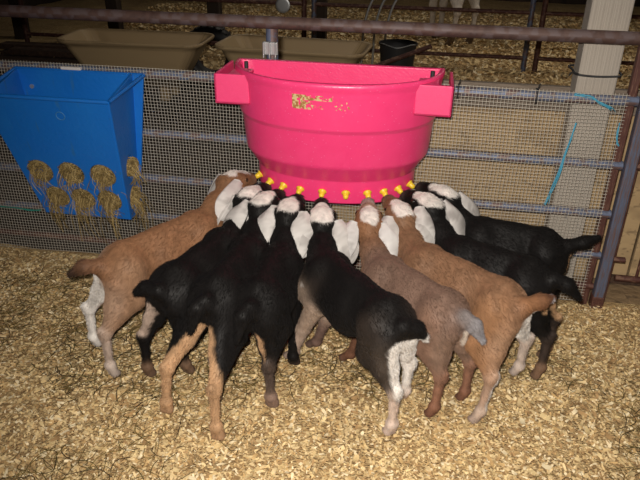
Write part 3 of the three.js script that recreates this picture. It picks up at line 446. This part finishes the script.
function goat(o) {
  const P = (a) => V(...a), reach = o.reach ?? .045, lift = o.lift ?? .014, fwd = (p, k) => p.add(V(SA * reach * k, lift * k, -CA * reach * k)), Rr = P(o.R), S = fwd(P(o.S), .3), poll = fwd(P(o.poll), .9), nose = fwd(P(o.nose), 1), s = o.s ?? 1, up = V(0, 1, 0);
  const f = S.clone().sub(Rr); f.y = 0; f.normalize(); const l = up.clone().cross(f);      // forward and left
  const at = (p, a, u, b) => p.clone().addScaledVector(f, a * s).addScaledVector(up, u * s).addScaledVector(l, b * s);
  const B = [], bone = (a, b, ra, rb, c, k = .03) => B.push({ a, b, ra: ra * s, rb: rb * s, c, k: k * s });
  const C = o.coat, belly = o.belly ?? C;
  const Hc = at(Rr, .03, -.068, 0), Sc = at(S, 0, -.082, 0), mid = Hc.clone().lerp(Sc, .5); mid.y -= .006 * s;
  bone(Hc, mid, .054, .060, C); bone(mid, Sc, .060, .060, C);
  bone(at(Hc, .05, -.035, 0), at(mid, .0, -.050, 0), .050, .072, belly, .035); bone(at(mid, 0, -.050, 0), at(Sc, -.01, -.045, 0), .072, .070, belly, .035);
  bone(at(mid, 0, -.03, .014), at(Sc, -.02, -.03, .012), .064, .062, C, .03); bone(at(mid, 0, -.03, -.014), at(Sc, -.02, -.03, -.012), .064, .062, C, .03);
  bone(Hc, at(Rr, -.035, -.062, 0), .048, .034, C); bone(at(Rr, .03, -.022, 0), at(S, -.02, -.024, 0), .024, .026, C, .04);
  for (const q of [-1, 1]) bone(at(Hc, .015, .028, q * .034), at(Hc, -.055, -.012, q * .030), .026, .024, C, .03), bone(at(Hc, .01, .0, q * .028), at(Hc, -.04, -.04, q * .034), .040, .036, C);
  bone(at(Sc, -.02, -.03, 0), at(Sc, .055, -.035, 0), .070, .056, o.chest ?? C, .035);
  // neck
  const a = nose.clone().sub(poll).normalize(), hl = nose.distanceTo(poll); let u = up.clone().addScaledVector(a, -up.dot(a)).normalize(); const hl2 = u.clone().cross(a);
  const hs = 1.2, hd = (x, y, z) => poll.clone().addScaledVector(a, x * hl).addScaledVector(u, y * s).addScaledVector(hl2, z * s * hs);
  const nb = hd(.16, -.052, 0), n0 = at(Sc, .03, .022, 0), nm = n0.clone().lerp(nb, .55); nm.y += (o.neckUp ?? -.012) * s;
  bone(n0, nm, .054, .040, C); bone(nm, nb, .040, .036, o.neck ?? C); bone(at(Sc, .05, -.03, 0), nm, .046, .036, o.neck ?? C);
  // head with a convex nose
  const F = o.face ?? C, MZ = o.muzzle ?? F;
  bone(hd(.11, -.040, 0), hd(.30, -.034, 0), .047, .047, F, .015); bone(hd(.30, -.034, 0), hd(.58, -.024, 0), .042, .031, F, .015); bone(hd(.58, -.026, 0), hd(.90, -.030, 0), .028, .0235, MZ, .012);
  bone(hd(.25, -.058, 0), hd(.60, -.050, 0), .030, .022, F, .018); bone(hd(.60, -.050, 0), hd(.93, -.042, 0), .020, .0155, MZ, .012);
  for (const q of [-1, 1]) { bone(hd(.40, -.016, q * .026), hd(.46, -.018, q * .028), .0135, .012, F, .012); bone(hd(.93, -.026, q * .009), hd(.97, -.030, q * .008), .0105, .009, o.nosec ?? [.10, .07, .065], .008); bone(hd(.12, -.030, q * .03), hd(.16, -.034, q * .048), .018, .014, F, .014); }
  // legs
  const joint = {};
  const Lg = o.legs;
  for (const [key, q] of [['hl', 1], ['hr', -1]]) {
    const foot = P(o[key]), c = Lg[key] ?? Lg.h, hip = at(Hc, -.005, -.012, q * .042);
    const hz = V(hip.x - foot.x, 0, hip.z - foot.z), hock = foot.clone().addScaledVector(hz, .20).add(V(0, .185 * s, 0)).addScaledVector(f, -.020 * s), stif = hip.clone().lerp(hock, .50).addScaledVector(f, .056 * s).addScaledVector(l, q * .012 * s);
    const fet = foot.clone().addScaledVector(hz, .06).add(V(0, .052 * s, 0)).addScaledVector(f, -.004 * s), toe = foot.clone().add(V(0, .014, 0)).addScaledVector(f, .012 * s);
    const ham = at(Hc, -.045, -.05, q * .034), hm = ham.clone().lerp(hock, .5).addScaledVector(f, .010 * s); bone(hip, stif, .050, .041, c[0]); bone(ham, hm, .038, .031, c[1] ?? c[0], .025); bone(hm, hock, .028, .0135, c[1] ?? c[0], .016); bone(stif, hock, .039, .0155, c[0], .016);
    bone(hock, hock.clone().addScaledVector(f, -.014 * s).add(V(0, .018 * s, 0)), .0215, .0125, c[2], .012);
    bone(hock, fet, .0150, .0122, c[2], .008); bone(fet, fet, .0188, .0188, c[3] ?? c[2], .012);
    for (const w of [-1, 1]) bone(fet.clone().addScaledVector(l, w * .005 * s), toe.clone().addScaledVector(l, w * .0085 * s), .0145, .0145, c[3] ?? c[2], .008), bone(toe.clone().addScaledVector(l, w * .0085 * s), toe.clone().addScaledVector(l, w * .009 * s).addScaledVector(f, .012 * s).add(V(0, -.003, 0)), .0125, .0095, c[4] ?? HOOF, .006);
    joint[key] = { hip, stif, hock, fet, toe };
  }
  for (const [key, q] of [['fl', 1], ['fr', -1]]) {
    const c = Lg[key] ?? Lg.f, elb = at(Sc, -.012, -.085, q * .048), foot = o[key] ? P(o[key]) : at(Sc, .01 + q * .02, 0, q * .05).setY(0), knee = elb.clone().lerp(foot, .46).addScaledVector(f, .012 * s);
    const fet = foot.clone().lerp(knee, .27).addScaledVector(f, -.004 * s), toe = foot.clone().add(V(0, .014, 0)).addScaledVector(f, .012 * s);
    bone(at(Sc, .0, .025, q * .030), at(Sc, .02, -.05, q * .05), .042, .046, C); bone(at(Sc, .02, -.05, q * .05), elb, .046, .034, c[0]); bone(elb, knee, .034, .021, c[0], .02); bone(knee, knee, .0225, .0225, c[1], .01); bone(knee, fet, .0175, .0150, c[1], .012); bone(fet, fet, .019, .019, c[2] ?? c[1], .01);
    for (const w of [-1, 1]) bone(fet.clone().addScaledVector(l, w * .005 * s), toe.clone().addScaledVector(l, w * .0085 * s), .0135, .0135, c[2] ?? c[1], .008), bone(toe.clone().addScaledVector(l, w * .0085 * s), toe.clone().addScaledVector(l, w * .009 * s).addScaledVector(f, .012 * s).add(V(0, -.003, 0)), .012, .009, c[3] ?? HOOF, .006);
    joint[key] = { elb, knee, fet };
  }
  // tail
  const t0 = at(Rr, -.055, -.045, 0), tv = P(o.tail).sub(t0), t2 = t0.clone().addScaledVector(tv, Math.max(1, .105 * s / tv.length())), t1 = t0.clone().lerp(t2, .5); t1.y += (o.tailUp ?? .012) * s; const tc = o.tailc ?? [C, C];
  bone(t0, t1, .021, .0225, tc[0], .018); bone(t1, t2, .0225, .0095, tc[1], .012);
  const j = { ...joint, at, hd, Hc, Sc, mid, Rr, S, t2, t1 };
  const g = paintCoat(netMesh(B, o.cell ?? .005), B, o.spots ? o.spots(j) : [], o.seed);
  g.deleteAttribute('uv');
  const list = [g];
  (o.ears ?? []).forEach((e, i) => {   // thrown back along the neck as the head tips up
    const q = e.side, base = hd(.11, -.010, q * .046), dir = V(0, -(e.dn ?? .78), 0).addScaledVector(hl2, q * (e.splay ?? .24)).addScaledVector(a, -(e.back ?? .62));
    const out = V(0, e.nu ?? .45, 0).addScaledVector(hl2, q * (e.turn ?? .35)).addScaledVector(a, -(e.face ?? .8));
    list.push(earGeo(base, dir, out, (e.len ?? .165) * s, (e.wid ?? .1) * s, o.earc ?? [.56, .535, .515], o.seed + i * 7));
  });
  const body = part(numbered('goat'), mergeGeometries(list), coatMat, scene);
  tag(body, o.label, 'goat', 'kid goats feeding at the pink tub');
  if (o.group) body.userData.group = o.group;
  // short coat: fine hairs lying back along the body
  {
    const N = o.hairs ?? 32000, P_ = g.attributes.position, Nn = g.attributes.normal, Cc = g.attributes.color, ix = g.index.array, T = ix.length / 3, cum = new Float32Array(T), r = rng(900 + o.seed), va = V(), vb = V(), vc = V(); let tot = 0;
    for (let t = 0; t < T; t++) { va.fromBufferAttribute(P_, ix[t * 3]); vb.fromBufferAttribute(P_, ix[t * 3 + 1]).sub(va); vc.fromBufferAttribute(P_, ix[t * 3 + 2]).sub(va); tot += vb.cross(vc).length(); cum[t] = tot; }
    const im = new THREE.InstancedMesh(hairGeo, hairMat, N), M = new THREE.Matrix4(), q = new THREE.Quaternion(), sc = V(), col = new THREE.Color(), n = V(), d = V(), X = V();
    for (let i = 0; i < N; i++) {
      let lo = 0, hi = T - 1; const x = r() * tot; while (lo < hi) { const m = lo + hi >> 1; cum[m] < x ? lo = m + 1 : hi = m; }
      let u1 = r(), u2 = r(); if (u1 + u2 > 1) { u1 = 1 - u1; u2 = 1 - u2; } const [A0, B0, C0] = [ix[lo * 3], ix[lo * 3 + 1], ix[lo * 3 + 2]];
      va.fromBufferAttribute(P_, A0); vb.fromBufferAttribute(P_, B0).sub(va); vc.fromBufferAttribute(P_, C0).sub(va); va.addScaledVector(vb, u1).addScaledVector(vc, u2); n.fromBufferAttribute(Nn, A0);
      d.copy(f).multiplyScalar(-1).add(V((r() - .5) * .7, -.75 + (r() - .5) * .5, (r() - .5) * .7)); d.addScaledVector(n, -d.dot(n)).normalize().multiplyScalar(.95).addScaledVector(n, .16 + r() * .18).normalize();
      X.crossVectors(d, n).normalize(); n.crossVectors(X, d); M.makeBasis(X, d, n); const L = (.6 + r() * .7) * s, low = clamp(va.y / .12, .35, 1); M.scale(sc.set(1, L * low, 1)); va.addScaledVector(n, -.0006); M.setPosition(va); im.setMatrixAt(i, M);
      const k = .85 + r() * .4; im.setColorAt(i, col.setRGB(Cc.getX(A0) * k, Cc.getY(A0) * k, Cc.getZ(A0) * k));
    }
    im.name = 'coat_hair'; im.userData.kind = 'stuff'; body.add(im);
  }
  for (const q of [-1, 1]) { const e = part('eye', new THREE.SphereGeometry(.0095 * s, 16, 12), eyeMat, body); e.position.copy(hd(.43, -.016, q * .0335)); }
  return body;
}
const white = (j, r = .036, x = .42) => [{ a: j.hd(.16, .008, 0), b: j.hd(x, .010, 0), r: r + .002, r2: r - .006, c: WHT, rag: .03, soft: .005 }];
const TANL = [.46, .28, .155], PALE = [.62, .48, .39];
const E2 = (o = {}) => [{ side: 1, ...o }, { side: -1, ...o }];
const kids = [
  { label: 'reddish brown kid goat with white hind legs beside the blue hay feeder', seed: 1, reach: .03, R: [-.684, .470, -1.896], S: [-.450, .488, -2.125], poll: [-.362, .555, -2.275], nose: [-.272, .525, -2.399], hl: [-.838, 0, -1.985], hr: [-.724, 0, -1.812], tail: [-.794, .400, -1.855],
    coat: [.235, .118, .060], neckUp: .0, legs: { hl: [[.40, .28, .21], WHT, WHT, WHT, HOOF], hr: [[.27, .155, .09], [.34, .22, .15], [.45, .35, .29], [.55, .46, .40], HOOF], f: [[.24, .13, .07], [.24, .14, .085]] }, tailc: [[.20, .10, .055], [.035, .02, .015]],
    spots: (j) => [...white(j, .022, .30), { a: j.hd(.35, .012, 0), b: j.hd(.75, .002, 0), r: .016, c: WHT, rag: .012 }, { a: j.at(j.Rr, -.055, -.10, .045), b: j.hl.hock, r: .032, c: WHT, rag: .02 }], ears: [{ side: -1, dn: .85, splay: .3, back: 1.0, nu: .3, turn: 1, face: .2, len: .18, wid: .11 }, { side: 1, dn: 1, splay: .2, back: .1, nu: 0, turn: 1, face: .1 }] },
  { label: 'black kid goat standing tight against the reddish brown kid', seed: 2, R: [-.475, .460, -1.776], S: [-.340, .470, -2.02], poll: [-.288, .530, -2.132], nose: [-.215, .525, -2.291], hl: [-.597, 0, -1.815], hr: [-.464, 0, -1.835], tail: [-.545, .395, -1.752],
    coat: BLK, legs: { h: [BLK, BLK, BLK, [.20, .12, .075], HOOF], f: [BLK, BLK] }, tailc: [BLK, BLK],
    spots: (j) => [...white(j), { a: j.at(j.Rr, -.055, -.13, .045), b: j.hl.hock.clone().add(V(0, .02, 0)), r: .026, r2: .020, c: [.42, .32, .26], rag: .016 }], ears: E2({ dn: .9, splay: .35, back: .6, nu: .2, turn: .9 }) },
  { label: 'black kid goat with tan hind legs set wide apart', seed: 3, R: [-.326, .470, -1.708], S: [-.245, .480, -1.945], poll: [-.228, .535, -2.074], nose: [-.159, .525, -2.234], hl: [-.495, 0, -1.630], hr: [-.311, 0, -1.515], tail: [-.386, .335, -1.622],
    coat: BLK, tailUp: .03, legs: { h: [BLK, BLK, TANL, TANL, [.22, .13, .085]], f: [BLK, BLK] }, tailc: [BLK, BLK],
    spots: (j) => [...white(j, .04), { a: j.at(j.Rr, -.055, -.15, .022), b: j.hl.hock, r: .020, r2: .034, c: TANL, rag: .014 }, { a: j.at(j.Rr, -.055, -.15, -.022), b: j.hr.hock, r: .020, r2: .026, c: TANL, rag: .014 }, { a: j.hr.stif, b: j.hr.hock.clone().lerp(j.hr.fet, .45).add(j.at(V(), .035, 0, -.012)), r: .034, r2: .011, c: BLK, rag: .01 }], ears: [{ side: -1, wid: .108 }, { side: 1 }] },
  { label: 'black kid goat seen from behind between two other black kids', seed: 4, R: [-.194, .460, -1.690], S: [-.137, .470, -1.90], poll: [-.127, .535, -2.016], nose: [-.089, .525, -2.191], hl: [-.345, 0, -1.692], hr: [-.152, 0, -1.667], tail: [-.243, .325, -1.594],
    coat: BLK, tailUp: .03, legs: { hl: [BLK, BLK, [.30, .2, .15], [.34, .24, .19], HOOF], hr: [BLK, BLK, [.10, .07, .055], [.30, .2, .155], HOOF], f: [BLK, BLK] }, tailc: [BLK, BLK],
    spots: (j) => [...white(j), { a: j.at(j.Rr, -.055, -.16, -.014), b: j.at(j.Rr, -.05, -.23, -.03), r: .018, c: TANL, rag: .01 }], ears: [{ side: -1, wid: .106 }, { side: 1 }] },
  { label: 'black kid goat with pale belly, white hind shanks and white tail tip', seed: 5, R: [.213, .480, -1.572], S: [.028, .480, -1.845], poll: [-.001, .510, -1.983], nose: [-.005, .525, -2.162], hl: [.237, 0, -1.552], hr: [.294, 0, -1.72], tail: [.286, .395, -1.550], fr: [-.02, 0, -2.0], fl: [-.10, 0, -1.93],
    coat: BLK, chest: [.07, .05, .04], legs: { hl: [[.025, .018, .014], [.06, .045, .035], [.60, .47, .39], [.62, .50, .43], [.42, .30, .25]], hr: [[.03, .02, .016], [.2, .15, .12], WHT, [.62, .5, .43], [.42, .3, .25]], fl: [[.34, .25, .19], [.40, .3, .24]], fr: [[.34, .25, .19], [.16, .1, .08]] }, tailc: [BLK, BLK],
    spots: (j) => [...white(j, .042), { a: j.t2, r: .019, c: WHT, rag: .006 }, { a: j.at(j.mid, -.06, -.135, 0), b: j.at(j.Sc, -.03, -.13, .01), r: .034, c: [.52, .37, .27], rag: .014 }, { a: j.at(j.Rr, -.058, -.125, .016), b: j.hl.hock.clone().add(j.at(V(), -.016, .0, -.012)), r: .036, r2: .026, c: WHT, rag: .01 }, { a: j.at(j.Rr, -.05, -.13, -.035), b: j.hr.hock, r: .034, r2: .04, c: WHT, rag: .012 }, { a: j.at(j.Sc, .015, -.02, .085), b: j.at(j.Sc, .025, -.075, .09), r: .012, r2: .006, c: WHT, rag: .008 }, { a: j.at(j.mid, .02, -.095, .085), b: j.at(j.mid, .075, -.09, .085), r: .009, c: WHT, rag: .02 }], ears: E2({ splay: .36 }) },
  { label: 'greyish roan brown kid goat with silver tail', seed: 6, R: [.398, .450, -1.663], S: [.224, .450, -1.874], poll: [.162, .505, -1.984], nose: [.167, .525, -2.168], hl: [.380, 0, -1.638], hr: [.497, 0, -1.720], tail: [.478, .350, -1.612], fl: [.105, 0, -1.925], fr: [.273, 0, -1.91], s: .96,
    coat: [.175, .108, .080], neck: [.23, .115, .06], face: [.23, .112, .056], muzzle: [.45, .36, .32], legs: { h: [[.19, .11, .075], [.22, .14, .10], [.26, .13, .082], [.21, .10, .062], [.10, .045, .035]], f: [[.2, .11, .07], [.16, .075, .045]] }, tailc: [[.22, .20, .20], [.26, .25, .27]], earc: [.60, .58, .57],
    spots: (j) => [...white(j, .034), { a: j.at(j.Rr, -.055, -.11, -.022), b: j.at(j.Rr, -.05, -.17, -.03), r: .014, c: [.66, .58, .5], rag: .014 }], ears: E2({ splay: .36 }) },
  { label: 'golden brown kid goat with pale hind legs and dark-tipped tail', seed: 7, R: [.584, .470, -1.699], S: [.355, .480, -1.905], poll: [.291, .518, -2.025], nose: [.241, .525, -2.198], hl: [.522, 0, -1.615], hr: [.715, 0, -1.86], tail: [.715, .425, -1.708],
    coat: [.215, .115, .064], tailUp: .0, legs: { hl: [[.28, .145, .072], [.32, .19, .115], [.40, .27, .195], [.50, .39, .32], [.2, .14, .12]], hr: [[.32, .19, .115], WHT, [.60, .49, .42], [.62, .52, .46], HOOF], f: [[.4, .2, .09], [.3, .16, .09]] }, tailc: [[.26, .125, .06], [.11, .05, .03]],
    spots: (j) => [...white(j, .036), { a: j.at(j.Rr, -.06, -.085, -.03), b: j.at(j.Rr, -.05, -.17, -.055), r: .022, c: WHT, rag: .012 }, { a: j.hl.hock.clone().add(j.at(V(), -.02, .015, -.018)), b: j.hl.fet.clone().add(j.at(V(), -.014, .02, -.012)), r: .016, c: WHT, rag: .008 }, { a: j.t2.clone().add(V(-.004, -.004, 0)), r: .012, c: [.5, .48, .5] }], ears: [{ side: 1, wid: .106 }, { side: -1 }] },
  { label: 'black kid goat with tan feet behind the golden brown kid', seed: 8, R: [.719, .460, -1.869], S: [.488, .460, -2.005], poll: [.406, .535, -2.095], nose: [.309, .525, -2.246], hl: [.788, 0, -1.845], hr: [.845, 0, -1.965], tail: [.803, .388, -1.832],
    coat: BLK, legs: { h: [BLK, BLK, [.05, .035, .028], [.22, .13, .08], HOOF], f: [BLK, BLK] }, tailc: [BLK, BLK],
    spots: (j) => [...white(j, .042), { a: j.at(j.Rr, -.045, -.15, -.045), b: j.hr.hock.clone().add(V(.01, .02, 0)), r: .020, c: TANL, rag: .012 }, { a: j.at(j.Rr, -.06, -.11, .03), b: j.at(j.Rr, -.055, -.15, .035), r: .014, c: TANL, rag: .01 }], ears: [{ side: 1, splay: .32 }, { side: -1 }] },
  { label: 'black kid goat nearest the wire mesh and the timber post', seed: 9, R: [.841, .460, -2.091], S: [.592, .468, -2.15], poll: [.483, .526, -2.190], nose: [.375, .525, -2.327], hl: [.80, 0, -2.05], hr: [.872, 0, -2.12], tail: [.962, .435, -2.082],
    coat: BLK, tailUp: -.004, legs: { h: [BLK, BLK, BLK, [.22, .13, .08], HOOF], f: [BLK, BLK] }, tailc: [BLK, BLK],
    spots: (j) => [...white(j, .038), { a: j.at(j.Rr, -.06, -.09, .02), b: j.at(j.Rr, -.055, -.17, .03), r: .020, c: TANL, rag: .01 }], ears: [{ side: 1, splay: .34, dn: .8, wid: .104 }, { side: -1, splay: .3, dn: .8 }] },
];
for (const k of kids) goat(k);
// pale full-grown goat in the far pen: only its legs show under the frame's top edge
goat({ label: 'pale full-grown goat standing in the far pen, legs showing', group: undefined, seed: 20, cell: .011, hairs: 4000, s: 2.0, reach: 0, R: [1.62, 1.08, -7.75], S: [1.36, 1.08, -8.15], poll: [1.2, 1.3, -8.5], nose: [1.12, 1.12, -8.75], hl: [1.46, .03, -7.72], hr: [1.70, .03, -7.80], fl: [1.30, .03, -8.15], fr: [1.40, .03, -8.2], tail: [1.70, .80, -7.62],
  coat: [.62, .56, .49], legs: { h: [[.62, .56, .49], [.62, .56, .49], [.55, .48, .4], [.2, .15, .11], HOOF], f: [[.6, .54, .46], [.5, .43, .35], [.2, .15, .11]] }, tailc: [WHT, WHT], ears: E2() }).userData.group = 'goats in the far pen';

shade(scene);
renderer.render(scene, camera);
